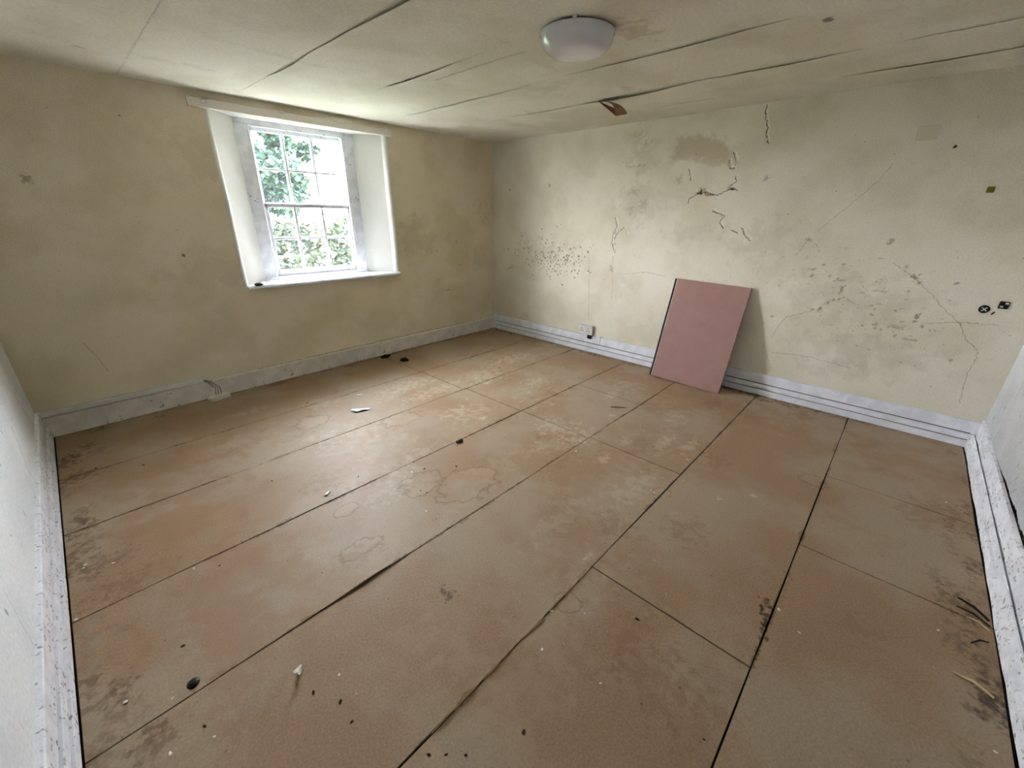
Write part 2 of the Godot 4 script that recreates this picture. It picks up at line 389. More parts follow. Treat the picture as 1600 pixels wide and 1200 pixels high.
func floor_texture() -> Tex:
	var t := Tex.new(2048, 2048, -4.42, -0.04, 4.83, 4.83)
	t.base(Color8(155, 129, 100), Color8(163, 144, 120), 51, 0.0028, 0.32, 0.66, 0.11, 0.25)
	var r := RandomNumberGenerator.new(); r.seed = 27
	# dust trodden over the middle of the room
	for k in 60:
		t.blob(r.randf_range(-3.6, -0.5), r.randf_range(0.7, 3.6), r.randf_range(0.08, 0.35), r.randf_range(0.06, 0.25), Color8(172, 152, 126), r.randf_range(0.15, 0.4), 0.8, 0.9, 0.02)
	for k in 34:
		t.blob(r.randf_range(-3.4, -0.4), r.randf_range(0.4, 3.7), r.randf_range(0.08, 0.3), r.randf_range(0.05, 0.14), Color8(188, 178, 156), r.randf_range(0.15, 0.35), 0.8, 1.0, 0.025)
	# cleaner, browner board where nobody walked
	for b in [[-3.8, 1.0, 0.5, 0.3], [-3.9, 1.6, 0.35, 0.4], [-0.45, 3.65, 0.35, 0.4], [-0.5, 4.35, 0.4, 0.3], [-0.4, 2.5, 0.35, 0.5], [-0.3, 1.7, 0.25, 0.4], [-3.9, 2.4, 0.3, 0.5]]:
		t.blob(b[0], b[1], b[2], b[3], Color8(150, 116, 82), 0.42, 0.8, 0.8, 0.008)
	# spilt plaster, whitish, round the joints in front of the board
	for b in [[-1.75, 2.45, 0.14, 0.2], [-1.8, 2.7, 0.2, 0.1], [-1.45, 3.15, 0.22, 0.06], [-1.35, 3.3, 0.18, 0.05], [-1.6, 2.95, 0.1, 0.05], [-1.9, 2.95, 0.08, 0.05], [-0.85, 1.1, 0.3, 0.16], [-1.4, 1.3, 0.24, 0.2], [-2.1, 0.95, 0.3, 0.12], [-2.0, 1.25, 0.3, 0.1], [-1.15, 1.75, 0.2, 0.1], [-0.95, 2.45, 0.1, 0.05], [-2.1, 1.7, 0.16, 0.1]]:
		t.blob(b[0], b[1], b[2], b[3], Color8(192, 180, 158), 0.5, 0.8, 1.1, 0.03)
	for k in 50:
		t.blob(-1.5 + r.randfn(0.0, 0.5), 2.2 + r.randfn(0.0, 0.8), r.randf_range(0.01, 0.04), r.randf_range(0.01, 0.03), Color8(204, 194, 174), r.randf_range(0.2, 0.55), 0.7, 1.0, 0.06)
	# dried water rings
	for b in [[-3.31, 2.212, 0.06, 0.045], [-3.4, 2.523, 0.10, 0.05], [-2.88, 2.31, 0.13, 0.10], [-2.7, 2.5, 0.2, 0.14], [-1.22, 4.0, 0.07, 0.07], [-3.0, 1.05, 0.12, 0.1], [-2.5, 1.5, 0.16, 0.1], [-1.98, 3.38, 0.05, 0.05], [-2.95, 3.42, 0.05, 0.05]]:
		t.blob(b[0], b[1], b[2], b[3], Color8(176, 154, 126), 0.25, 0.3, 0.3, 0.02)
		t.ring(b[0], b[1], b[2], b[3], Color8(112, 88, 62), 0.4, 0.35)
	for k in 45:
		t.blob(r.randf_range(-4.2, -0.1), r.randf_range(0.3, 4.6), r.randf_range(0.05, 0.25), r.randf_range(0.03, 0.14), Color8(122, 94, 66), r.randf_range(0.1, 0.28), 0.8, 1.0, 0.03)
	# black dirt in clumps along the left and near skirtings, with pale scuffs
	for k in 90:
		t.blob(-4.36 + absf(r.randfn(0.0, 0.09)), r.randf_range(0.2, 3.6), r.randf_range(0.02, 0.09), r.randf_range(0.02, 0.10), Color8(92, 70, 50), r.randf_range(0.12, 0.32), 0.85, 1.0, 0.04)
	for b in [[-4.32, 1.05], [-4.31, 1.2], [-4.33, 1.32], [-4.31, 2.15], [-4.3, 2.25], [-4.31, 2.36], [-4.33, 2.62], [-4.3, 2.75], [-4.32, 0.9]]:
		t.blob(b[0], b[1], 0.03, 0.05, Color8(150, 140, 116), 0.55, 0.5, 0.8, 0.04)
	for k in 60:
		t.blob(-2.0 + r.randfn(0.0, 0.8), 4.70 - absf(r.randfn(0.0, 0.07)), r.randf_range(0.02, 0.10), r.randf_range(0.015, 0.06), Color8(70, 58, 46), r.randf_range(0.1, 0.3), 0.85, 1.0, 0.05)
	for k in 70:
		t.blob(-absf(r.randfn(0.0, 0.05)), r.randf_range(0.2, 4.6), r.randf_range(0.01, 0.05), r.randf_range(0.02, 0.12), Color8(92, 72, 48), r.randf_range(0.25, 0.55), 0.7, 1.0, 0.05)
	for k in 40:
		t.blob(r.randf_range(-4.2, 0.0), absf(r.randfn(0.0, 0.06)), r.randf_range(0.03, 0.14), r.randf_range(0.01, 0.05), Color8(92, 72, 48), r.randf_range(0.2, 0.5), 0.7, 1.0, 0.05)
	# black mould at a joint
	for k in 26:
		var f := r.randf()
		t.blob(-2.36 - 0.2 * f + r.randfn(0.0, 0.012), 4.02 + 0.03 * f + r.randfn(0.0, 0.012), r.randf_range(0.008, 0.02), r.randf_range(0.005, 0.015), Color8(44, 34, 24), r.randf_range(0.4, 0.85), 0.7, 0.6, 0.08)
	t.blob(-3.27, 3.02, 0.03, 0.05, Color8(70, 54, 38), 0.5, 0.8, 1.0, 0.05)
	for k in 520:
		var s := r.randf_range(0.0015, 0.005)
		t.blob(r.randf_range(-4.3, 0.0), r.randf_range(0.1, 4.65), s, s, Color8(70, 54, 38) if r.randf() < 0.75 else Color8(220, 214, 200), r.randf_range(0.3, 0.8), 0.6, 0.3, 0.2)
	# grime in the joints
	for z in [0.75, 1.40, 2.08, 2.725, 3.39, 4.05]:
		for k in 30:
			t.blob(r.randf_range(-4.3, 0.0), z + r.randfn(0.0, 0.006), r.randf_range(0.02, 0.12), r.randf_range(0.004, 0.014), Color8(88, 66, 44), r.randf_range(0.15, 0.5), 0.7, 0.8, 0.05)
	return t

func paint_texture(seed_: int, lo: float, hi: float, a: Color) -> Tex:
	var t := Tex.new(512, 512, 0.0, 0.0, 1.0, 1.0)
	t.base(a, a.darkened(0.06), seed_, 0.012, 0.3, 0.7, 0.10, 0.5)
	var n := t.noise_bytes(seed_ + 9, 0.035, 4)
	var n2 := t.noise_bytes(seed_ + 10, 0.008, 2)
	for i in 512 * 512:
		var v := n[i] / 255.0 + (n2[i] / 255.0 - 0.5) * 0.35
		var k := smoothstep(lo, hi, v)
		if k > 0.0:
			t.mixpx(i % 512, i / 512, Color8(104, 98, 92), k * 0.7)
			t.hb[i] = int(lerpf(t.hb[i], 60.0, k))
	return t

func tri_mat(t: Tex, rough: float, relief: float, scale: float) -> StandardMaterial3D:
	var m := textured(t, rough, relief)
	m.texture_repeat = true
	m.uv1_triplanar = true; m.uv1_world_triplanar = true; m.uv1_scale = Vector3.ONE * scale
	return m

# ---------------------------------------------------------------- the scene
func _ready():
	rng.seed = 3
	# camera
	var cam := Camera3D.new()
	cam.name = "camera"; add_child(cam)
	cam.position = Vector3(-4.0195, 1.4786, 4.0825)
	cam.rotation = Vector3(-0.38858, -0.82339, 0.01059)
	cam.fov = 86.07; cam.near = 0.02; cam.far = 200.0; cam.current = true
	# overcast sky, the room's only light
	var env := Environment.new()
	var sky := Sky.new()
	var sm := ProceduralSkyMaterial.new()
	sm.sky_top_color = Color(0.93, 0.955, 1.0); sm.sky_horizon_color = Color(0.98, 0.985, 1.0); sm.sky_curve = 0.3
	sm.ground_bottom_color = Color(0.32, 0.35, 0.30); sm.ground_horizon_color = Color(0.45, 0.47, 0.44)
	sky.sky_material = sm
	env.background_mode = Environment.BG_SKY; env.sky = sky
	env.background_energy_multiplier = 24.0
	env.tonemap_mode = Environment.TONE_MAPPER_LINEAR
	env.tonemap_exposure = 3.9
	env.sdfgi_enabled = true; env.ssao_enabled = true; env.ssil_enabled = true
	var we := WorldEnvironment.new(); we.name = "environment"; we.environment = env; add_child(we)

	materials()
	build_floor()
	build_ceiling()
	build_walls()
	build_window()
	build_skirtings()
	build_outside()
	build_fittings()
	build_board()
	build_debris()

func materials():
	M.far = textured(far_texture(), 0.75, 0.5)
	M.cream = textured(cream_texture(), 0.75, 0.4)
	M.reveal = plain(Color8(206, 205, 196), 0.75)
	M.white = textured(white_texture(), 0.7, 0.4)
	M.ceiling = textured(ceiling_texture(), 0.85, 0.5)
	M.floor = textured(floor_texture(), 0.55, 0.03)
	M.floor.metallic_specular = 0.35
	M.paint = tri_mat(paint_texture(61, 0.88, 0.93, Color8(240, 242, 248)), 0.42, 0.05, 1.0)
	M.worn = tri_mat(paint_texture(71, 0.70, 0.80, Color8(238, 240, 246)), 0.5, 0.12, 1.6)
	M.paint_clean = tri_mat(paint_texture(67, 0.97, 1.0, Color8(240, 242, 250)), 0.42, 0.03, 1.0)
	M.sash = tri_mat(paint_texture(69, 0.80, 0.88, Color8(206, 206, 210)), 0.5, 0.03, 1.3)
	M.paint_warm = tri_mat(paint_texture(65, 0.86, 0.92, Color8(226, 219, 210)), 0.5, 0.05, 1.0)
	M.void = plain(Color8(34, 27, 21), 0.95)
	M.rubble = plain(Color8(112, 96, 78), 0.95)
	M.rubble_dark = plain(Color8(74, 62, 50), 0.95)
	M.render = plain(Color8(190, 186, 174), 0.9)
	M.plastic = plain(Color8(226, 226, 222), 0.3, 0.5)
	M.cream_paint = plain(Color8(214, 207, 184), 0.7)
	M.black = plain(Color8(24, 23, 22), 0.5)
	M.dark_brown = plain(Color8(44, 34, 26), 0.9)
	M.flake = plain(Color8(226, 222, 208), 0.8)
	M.paper = plain(Color8(206, 226, 240), 0.7)
	M.wood = plain(Color8(150, 118, 80), 0.8)
	M.straw = plain(Color8(206, 186, 140), 0.7)
	M.ceil_back = plain(Color8(168, 134, 112), 0.9)

const SHEETS := [   # z from, z to, joints along x
	[0.004, 0.75, [-4.355, -1.783, -0.004]],
	[0.75, 1.40, [-4.355, -1.775, -0.004]],
	[1.40, 2.08, [-4.355, -1.745, -0.004]],
	[2.08, 2.725, [-4.355, -1.735, -0.94, -0.004]],
	[2.725, 3.39, [-4.355, -1.72, -0.004]],
	[3.39, 4.05, [-4.355, -2.722, -0.004]],
	[4.05, 4.702, [-4.355, -1.90, -1.10, -0.004]]]

func build_floor():
	var f := holder("floor"); struct(f, "floor covered with brown hardboard sheets")
	var st := newst()
	bbox(st, Vector3(-2.18, -0.056, 2.36), Vector3(4.8, 0.1, 5.2), 0.0)
	obj("subfloor", st, M.void, f)
	var uv := func(p: Vector3) -> Vector2: return Vector2((p.x + 4.42) / 4.83, (p.z + 0.04) / 4.83)
	var nz := FastNoiseLite.new(); nz.seed = 2; nz.frequency = 1.3
	for row in SHEETS:
		var xs: Array = row[2]
		for k in xs.size() - 1:
			var x0: float = xs[k]; var x1: float = xs[k + 1]; var z0: float = row[0]; var z1: float = row[1]
			var s := newst()
			var top := func(u: float, v: float) -> Vector3:
				var x := lerpf(x0, x1, u); var z := lerpf(z0, z1, v)
				# gaps open and close along each joint; a few edges curl up
				var gap := 0.0020 + 0.0048 * maxf(0.0, nz.get_noise_2d(x * 0.9, z * 3.0) + 0.25)
				var lift := 0.0
				if v == 0.0: z += gap
				if v == 1.0: z -= gap
				if u == 0.0: x += 0.0032
				if u == 1.0: x -= 0.0032
				if v == 1.0 or v == 0.0: lift = 0.006 * maxf(0.0, nz.get_noise_2d(x * 1.1 + 9.0, z * 5.0 + v * 20.0) - 0.05)
				if v == 1.0 and z0 == 2.08: lift += 0.014 * exp(-pow((x + 3.42) / 0.16, 2.0))
				return Vector3(x, lift, z)
			slab(s, int(ceil((x1 - x0) / 0.16)), 3, top, Vector3(0, -0.0055, 0), uv)
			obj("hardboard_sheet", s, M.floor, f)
	fray(f)

# splinters stand up along one worn joint
func fray(f: Node3D):
	for k in 9:
		var st := newst()
		var x := -3.62 + 0.1 * k + rng.randf_range(-0.02, 0.02)
		var l := rng.randf_range(0.05, 0.13)
		tube(st, [Vector3(x, 0.001, 3.392), Vector3(x + l * 0.5, 0.006, 3.392 + rng.randf_range(-0.006, 0.006)), Vector3(x + l, 0.002, 3.390)], [0.002, 0.004, 0.0015], 5)
		obj("frayed_splinter", st, M.wood, f)

const CEIL_X := [-4.41, -3.42, -2.755, -2.125, -1.51, -0.865, -0.375, 0.045]
# joint x index, z from, z to, opening, droop of the sheet on the right of it
const CEIL_GAPS := [[1, -0.03, 0.25, 0.006, 0.0], [2, 0.25, 0.45, 0.004, 0.0], [2, 0.75, 1.35, 0.020, 0.012], [2, 1.3, 1.9, 0.007, 0.004], [2, 1.8, 3.4, 0.024, 0.020],
	[3, 1.1, 1.85, 0.017, 0.008], [4, 0.45, 0.85, 0.008, 0.004], [4, 0.8, 1.25, 0.012, 0.006], [4, 1.2, 1.9, 0.014, 0.008], [4, 2.2, 3.4, 0.020, 0.012],
	[5, 1.15, 1.8, 0.016, 0.008], [5, 1.85, 2.75, 0.030, 0.022], [5, 2.6, 3.6, 0.013, 0.006], [5, 3.8, 4.5, 0.012, 0.006],
	[6, 1.7, 2.05, 0.010, 0.004], [6, 2.3, 2.68, 0.010, 0.005], [6, 3.5, 4.3, 0.016, 0.008]]

func build_ceiling():
	var c := holder("ceiling"); struct(c, "sagging white ceiling of lining sheets with split joints")
	var st := newst()
	bbox(st, Vector3(-2.18, H + 0.11, 2.35), Vector3(4.8, 0.12, 5.2), 0.0)
	obj("ceiling_backing", st, M.void, c)
	var uv := func(p: Vector3) -> Vector2: return Vector2((p.x + 4.45) / 4.85, (p.z + 0.05) / 4.85)
	var nz := FastNoiseLite.new(); nz.seed = 6; nz.frequency = 0.8
	var opening := func(j: int, z: float, w: int) -> float:
		var o := 0.0
		for g in CEIL_GAPS:
			if g[0] == j and z > g[1] and z < g[2]:
				o = maxf(o, g[w] * (1.4 if w == 3 else 1.0) * pow(sin(PI * (z - g[1]) / (g[2] - g[1])), 0.7))
		return o
	for k in CEIL_X.size() - 1:
		var x0: float = CEIL_X[k]; var x1: float = CEIL_X[k + 1]
		var s := newst()
		var under := func(u: float, v: float) -> Vector3:
			var z := lerpf(-0.045, 4.76, v)
			var a: float = x0 + 0.0004 + 0.5 * opening.call(k, z, 3); var b: float = x1 - 0.0004 - 0.5 * opening.call(k + 1, z, 3)
			var x := lerpf(a, b, u)
			var y := H - 0.008 * (nz.get_noise_2d(x * 1.5, z) + 0.6) * sin(PI * clampf((z + 0.045) / 4.8, 0.0, 1.0))
			y -= opening.call(k, z, 4) * pow(1.0 - u, 5.0) * 0.45
			y += 0.15 * opening.call(k + 1, z, 4) * pow(u, 5.0)
			return Vector3(x, y, z)
		slab(s, 8, 96, under, Vector3(0, 0.001, 0), uv)
		obj("ceiling_sheet", s, M.ceiling, c)
	# torn tongue of lining hanging from the joint
	var t := newst()
	var tongue := func(u: float, v: float) -> Vector3:
		var a := u * PI * 0.5
		return Vector3(-0.875 + (v - 0.35) * (0.02 + 0.11 * u) + 0.03 * u, H - 0.012 - 0.120 * (1.0 - cos(a)) * (1.0 - 0.25 * v), 2.03 + 0.17 * sin(a) + 0.02 * v * u)
	slab(t, 8, 3, tongue, Vector3(0.003, 0.001, 0), uv)
	var o := obj("torn_flap", t, M.ceil_back, c)
	o.set_meta("label", "brown torn flap of lining hanging down")

func build_walls():
	# far wall
	var st := newst()
	var uvf := func(p: Vector3) -> Vector2: return Vector2((p.z + 0.05) / 4.85, (H - p.y) / 2.35)
	var nz := FastNoiseLite.new(); nz.seed = 14; nz.frequency = 0.9
	slab(st, 48, 24, func(u, v):
		var z := lerpf(ZW - 0.02, ZN + 0.02, u); var y := lerpf(-0.01, H + 0.05, v)
		return Vector3(XF + 0.006 * nz.get_noise_2d(z, y) * sin(PI * u) * sin(PI * v), y, z), Vector3(0.2, 0, 0), uvf)
	struct(obj("wall_far", st, M.far), "cream far wall with cracked plaster and mould spots")
	# left wall
	st = newst()
	slab(st, 24, 12, func(u, v):
		var z := lerpf(ZW - 0.02, ZN + 0.02, u); var y := lerpf(-0.01, H + 0.05, v)
		return Vector3(XL + 0.005 * nz.get_noise_2d(z + 7.0, y) * sin(PI * u) * sin(PI * v), y, z), Vector3(-0.2, 0, 0), func(p): return Vector2((p.z + 0.06) / 4.9, (H - p.y) / 2.35))
	struct(obj("wall_left", st, M.white), "white painted left wall with scuffs")
	# window wall: extruded jamb profiles, then the pieces above and below the opening
	var ww := holder("wall_window"); struct(ww, "cream window wall with deep splayed window opening")
	var w := newst()
	var rv := newst()
	var uvw := func(p: Vector3) -> Vector2: return Vector2((p.x - p.z * 0.5 + 4.45) / 4.85, (H - p.y) / 2.35)
	var ys := [0.87, 1.2, 1.5, 1.8, 2.205]
	for side in [-1, 1]:
		var prof := []
		var xo := -2.92 if side < 0 else -1.48          # arris
		var xi := -2.715 if side < 0 else -1.683         # where the splay meets the frame
		var far_x := XL - 0.02 if side < 0 else XF + 0.02
		prof.append(Vector2(far_x, ZW))
		for k in 7:
			var a := PI * 0.5 * k / 6.0
			prof.append(Vector2(xo + side * 0.045 * (1.0 - sin(a)) , ZW - 0.05 * (1.0 - cos(a))))
		prof.append(Vector2(xi, -0.27)); prof.append(Vector2(xi, -0.55)); prof.append(Vector2(far_x, -0.55))
		w.set_smooth_group(3)
		for i in prof.size() - 1:
			var p: Vector2 = prof[i]; var q: Vector2 = prof[i + 1]
			if i >= 8: w.set_smooth_group(-1)
			rv.set_smooth_group(3 if i < 7 else 4)
			# the room side has +z, the reveals face the opening
			var out := Vector3(-side * absf(q.y - p.y), 0, absf(q.x - p.x) * (1.0 if i < 8 else -1.0))
			for k in ys.size() - 1:
				var wa := 0.010 * nz.get_noise_2d(3.0 * side, ys[k] * 2.0) if i > 0 and i < 8 else 0.0
				var wb := 0.010 * nz.get_noise_2d(3.0 * side, ys[k + 1] * 2.0) if i > 0 and i < 8 else 0.0
				var ax := wa if i >= 1 else 0.0; var bx := wb if i >= 1 else 0.0
				var qa := 0.010 * nz.get_noise_2d(3.0 * side, ys[k] * 2.0) if i < 7 else 0.0
				var qb := 0.010 * nz.get_noise_2d(3.0 * side, ys[k + 1] * 2.0) if i < 7 else 0.0
				quad(rv if i >= 1 and i < 8 else w, Vector3(p.x + ax, ys[k], p.y), Vector3(q.x + qa, ys[k], q.y), Vector3(q.x + qb, ys[k + 1], q.y), Vector3(p.x + bx, ys[k + 1], p.y), out, uvw)
	for yy in [[-0.01, 0.87], [2.205, H + 0.05]]:
		bbox(w, Vector3((XL + XF) * 0.5, (yy[0] + yy[1]) * 0.5, (ZW - 0.55) * 0.5), Vector3(XF - XL + 0.04, yy[1] - yy[0], 0.55 + ZW), 0.0, uvw)
	rv.set_smooth_group(-1)
	quad(rv, Vector3(-2.94, 2.2045, ZW - 0.002), Vector3(-1.46, 2.2045, ZW - 0.002), Vector3(-1.683, 2.2045, -0.27), Vector3(-2.715, 2.2045, -0.27), Vector3.DOWN, uvw)
	obj("plaster_face", w, M.cream, ww)
	obj("window_reveal", rv, M.reveal, ww).set_meta("label", "whitewashed splayed window reveal")
	# near wall: plaster skin with a broken lower edge over rubble
	var n := holder("wall_near"); struct(n, "white near wall with plaster broken away above the skirting")
	var s := newst()
	var xs := [XL - 0.02, -3.6, -2.9, -2.3]
	var x := -2.28
	while x < -0.3:
		xs.append(x); x += 0.012
	xs.append_array([-0.28, -0.1, XF + 0.02])
	var jag := FastNoiseLite.new(); jag.seed = 77; jag.frequency = 6.0
	var ybot := func(px: float) -> float:
		if px < -2.25 or px > -0.35: return 0.0
		var k := smoothstep(-0.35, -1.1, px) * smoothstep(-2.3, -2.1, px)
		return 0.198 + k * (0.035 + 0.022 * jag.get_noise_1d(px * 0.5) + 0.010 * jag.get_noise_1d(px * 2.0 + 3.0)) + 0.12 * exp(-pow((px + 1.72) / 0.13, 2.0))
	var uvn := func(p: Vector3) -> Vector2: return Vector2((p.x + 4.5) / 4.9, (H - p.y) / 2.35)
	for i in xs.size() - 1:
		var a: float = xs[i]; var b: float = xs[i + 1]; var ya: float = ybot.call(a); var yb: float = ybot.call(b)
		quad(s, Vector3(a, ya, ZN), Vector3(b, yb, ZN), Vector3(b, H + 0.05, ZN), Vector3(a, H + 0.05, ZN), Vector3(0, 0, -1), uvn)
		quad(s, Vector3(a, ya, ZN), Vector3(b, yb, ZN), Vector3(b, yb, ZN + 0.05), Vector3(a, ya, ZN + 0.05), Vector3(0, -1, 0), uvn)
	obj("plaster_skin", s, M.white, n)
	s = newst()
	bbox(s, Vector3(-2.18, 1.15, ZN + 0.13), Vector3(4.8, 2.4, 0.16), 0.0)
	obj("masonry", s, M.rubble_dark, n)
	for k in 46:
		var q := newst()
		var px := rng.randf_range(-2.15, -0.6)
		var top: float = ybot.call(px)
		lump(q, Vector3.ZERO, Vector3(rng.randf_range(0.015, 0.045), rng.randf_range(0.010, 0.028), 0.022), k, 0.4)
		var o := obj("rubble_stone", q, M.rubble if k % 3 else M.rubble_dark, n)
		o.position = Vector3(px, rng.randf_range(0.19, maxf(0.2, top - 0.01)), ZN + 0.035)

func jambs(st: SurfaceTool, x0: float, x1: float, y0: float, y1: float, t: float, z: float, d: float, b: float):
	bbox(st, Vector3(x0 + t * 0.5, (y0 + y1) * 0.5, z), Vector3(t, y1 - y0, d), b)
	bbox(st, Vector3(x1 - t * 0.5, (y0 + y1) * 0.5, z), Vector3(t, y1 - y0, d), b)

func build_window():
	var w := holder("window_1"); struct(w, "white twelve-pane sash window in a deep reveal")
	# box frame
	var st := newst()
	jambs(st, -2.73, -1.67, 0.92, 2.167, 0.115, -0.335, 0.13, 0.004)
	bbox(st, Vector3(-2.2, 2.20, -0.335), Vector3(1.06, 0.065, 0.13), 0.004)
	bbox(st, Vector3(-2.2, 0.895, -0.335), Vector3(1.06, 0.05, 0.13), 0.004)
	# staff beads
	bbox(st, Vector3(-2.61, 1.545, -0.282), Vector3(0.016, 1.25, 0.022), 0.004)
	bbox(st, Vector3(-1.79, 1.545, -0.282), Vector3(0.016, 1.25, 0.022), 0.004)
	bbox(st, Vector3(-2.2, 2.163, -0.282), Vector3(0.82, 0.016, 0.022), 0.004)
	obj("frame", st, M.paint, w)
	# inner board (sill)
	st = newst()
	bbox(st, Vector3(-2.2, 0.880, -0.125), Vector3(1.46, 0.026, 0.29), 0.006)
	bbox(st, Vector3(-2.2, 0.880, 0.0), Vector3(1.50, 0.026, 0.06), 0.008)
	obj("sill", st, M.paint, w)
	st = newst()
	bbox(st, Vector3(-2.2, 0.86, -0.49), Vector3(1.03, 0.05, 0.2), 0.006)
	obj("outer_sill", st, M.paint, w)
	sash(w, "upper_sash", 1.548, 2.168, -0.368, [0.052, 0.034], [2.134, 1.842, 1.568], [-2.566, -2.317, -2.060, -1.799])
	sash(w, "lower_sash", 0.920, 1.560, -0.318, [0.040, 0.052], [1.527, 1.257, 0.972], [-2.566, -2.333, -2.075, -1.812])

func sash(w: Node3D, called: String, y0: float, y1: float, z: float, _rails: Array, ys: Array, xs: Array):
	var st := newst()
	bbox(st, Vector3((-2.612 + xs[0]) * 0.5, (y0 + y1) * 0.5, z), Vector3(xs[0] + 2.612, y1 - y0, 0.04), 0.003)
	bbox(st, Vector3((-1.782 + xs[3]) * 0.5, (y0 + y1) * 0.5, z), Vector3(-1.782 - xs[3], y1 - y0, 0.04), 0.003)
	bbox(st, Vector3(-2.197, (y1 + ys[0]) * 0.5, z), Vector3(0.83, y1 - ys[0], 0.04), 0.003)
	bbox(st, Vector3(-2.197, (y0 + ys[2]) * 0.5, z), Vector3(0.83, ys[2] - y0, 0.04), 0.003)
	var s := obj(called, st, M.sash, w)
	for k in [1, 2]:
		st = newst()
		bbox(st, Vector3(xs[k], (ys[0] + ys[2]) * 0.5, z), Vector3(0.022, ys[0] - ys[2], 0.032), 0.004)
		obj("glazing_bar", st, M.sash, s)
	st = newst()
	bbox(st, Vector3((xs[0] + xs[3]) * 0.5, ys[1], z), Vector3(xs[3] - xs[0], 0.020, 0.030), 0.004)
	obj("glazing_bar", st, M.sash, s)
	if not M.has("glass"):
		var g := StandardMaterial3D.new()
		g.transparency = BaseMaterial3D.TRANSPARENCY_ALPHA
		g.albedo_color = Color(0.9, 0.95, 0.95, 0.03); g.roughness = 0.02; g.metallic_specular = 0.5
		M.glass = g
	for i in 3:
		for j in 2:
			st = newst()
			bbox(st, Vector3((xs[i] + xs[i + 1]) * 0.5, (ys[j] + ys[j + 1]) * 0.5, z - 0.004), Vector3(xs[i + 1] - xs[i] - 0.008, ys[j] - ys[j + 1] - 0.008, 0.003), 0.0)
			obj("pane", st, M.glass, s)

# a skirting: profile (out from the wall, height) along a wall line
func skirting(called: String, a: Vector3, b: Vector3, inward: Vector3, prof: Array, m: Material, label: String, wob := 0.002, groove_shade := 0.0):
	var st := newst()
	var nz := FastNoiseLite.new(); nz.seed = called.length(); nz.frequency = 2.5
	var n := 60
	var P := func(k: int, i: int) -> Vector3:
		var t := float(k) / n
		var pr: Vector2 = prof[i]
		var ww := wob * nz.get_noise_2d(t * 5.0, i * 0.15)
		return a.lerp(b, t) + inward * (pr.x + (ww if pr.x > 0.001 else 0.0)) + Vector3(0, pr.y + (ww if pr.y > 0.01 else 0.0), 0)
	for k in n:
		for i in prof.size() - 1:
			var p: Vector2 = prof[i]; var q: Vector2 = prof[i + 1]
			st.set_smooth_group(-1)
			var out := inward * (p.y - q.y) + Vector3(0, q.x - p.x, 0)
			quad(st, P.call(k, i), P.call(k + 1, i), P.call(k + 1, i + 1), P.call(k, i + 1), out)
	var o := obj(called, st, m)
	struct(o, label)
	if groove_shade > 0.0:      # dark strips added as painted shade in the two grooves of the moulding
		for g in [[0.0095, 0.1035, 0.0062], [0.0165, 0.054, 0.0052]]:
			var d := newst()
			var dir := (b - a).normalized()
			bbox(d, (a + b) * 0.5 + inward * g[0] * groove_shade + Vector3(0, g[1], 0), dir.abs() * (a.distance_to(b) - 0.08) + inward.abs() * 0.006 + Vector3(0, g[2], 0), 0.0)
			obj("shade_strip", d, plain(Color8(84, 80, 84), 0.9), o)

func build_skirtings():
	var moulded := [Vector2(0, 0.192), Vector2(0.012, 0.190), Vector2(0.015, 0.186), Vector2(0.016, 0.108), Vector2(0.010, 0.107), Vector2(0.010, 0.100), Vector2(0.021, 0.098), Vector2(0.023, 0.094), Vector2(0.024, 0.058), Vector2(0.017, 0.057), Vector2(0.017, 0.051), Vector2(0.029, 0.049), Vector2(0.030, 0.044), Vector2(0.030, 0.0)]
	var flat := [Vector2(0, 0.150), Vector2(0.016, 0.150), Vector2(0.022, 0.144), Vector2(0.026, 0.02), Vector2(0.029, 0.014), Vector2(0.029, 0.0)]
	var heavy := [Vector2(0, 0.215), Vector2(0.012, 0.213), Vector2(0.016, 0.208), Vector2(0.014, 0.085), Vector2(0.022, 0.085), Vector2(0.022, 0.104), Vector2(0.027, 0.100), Vector2(0.028, 0.060), Vector2(0.036, 0.054), Vector2(0.039, 0.044), Vector2(0.039, 0.0)]
	var left := moulded.map(func(p): return Vector2(p.x * 1.23, p.y))
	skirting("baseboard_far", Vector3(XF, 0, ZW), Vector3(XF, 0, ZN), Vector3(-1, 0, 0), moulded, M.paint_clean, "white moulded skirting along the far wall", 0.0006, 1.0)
	skirting("baseboard_window", Vector3(XL, 0, ZW), Vector3(XF, 0, ZW), Vector3(0, 0, 1), flat, M.paint_warm, "plain white skirting under the window")
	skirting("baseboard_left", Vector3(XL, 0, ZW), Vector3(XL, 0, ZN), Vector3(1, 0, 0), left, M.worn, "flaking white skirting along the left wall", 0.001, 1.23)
	skirting("baseboard_near", Vector3(XL, 0, ZN), Vector3(XF, 0, ZN), Vector3(0, 0, -1), heavy, M.worn, "flaking white skirting along the near wall", 0.006)

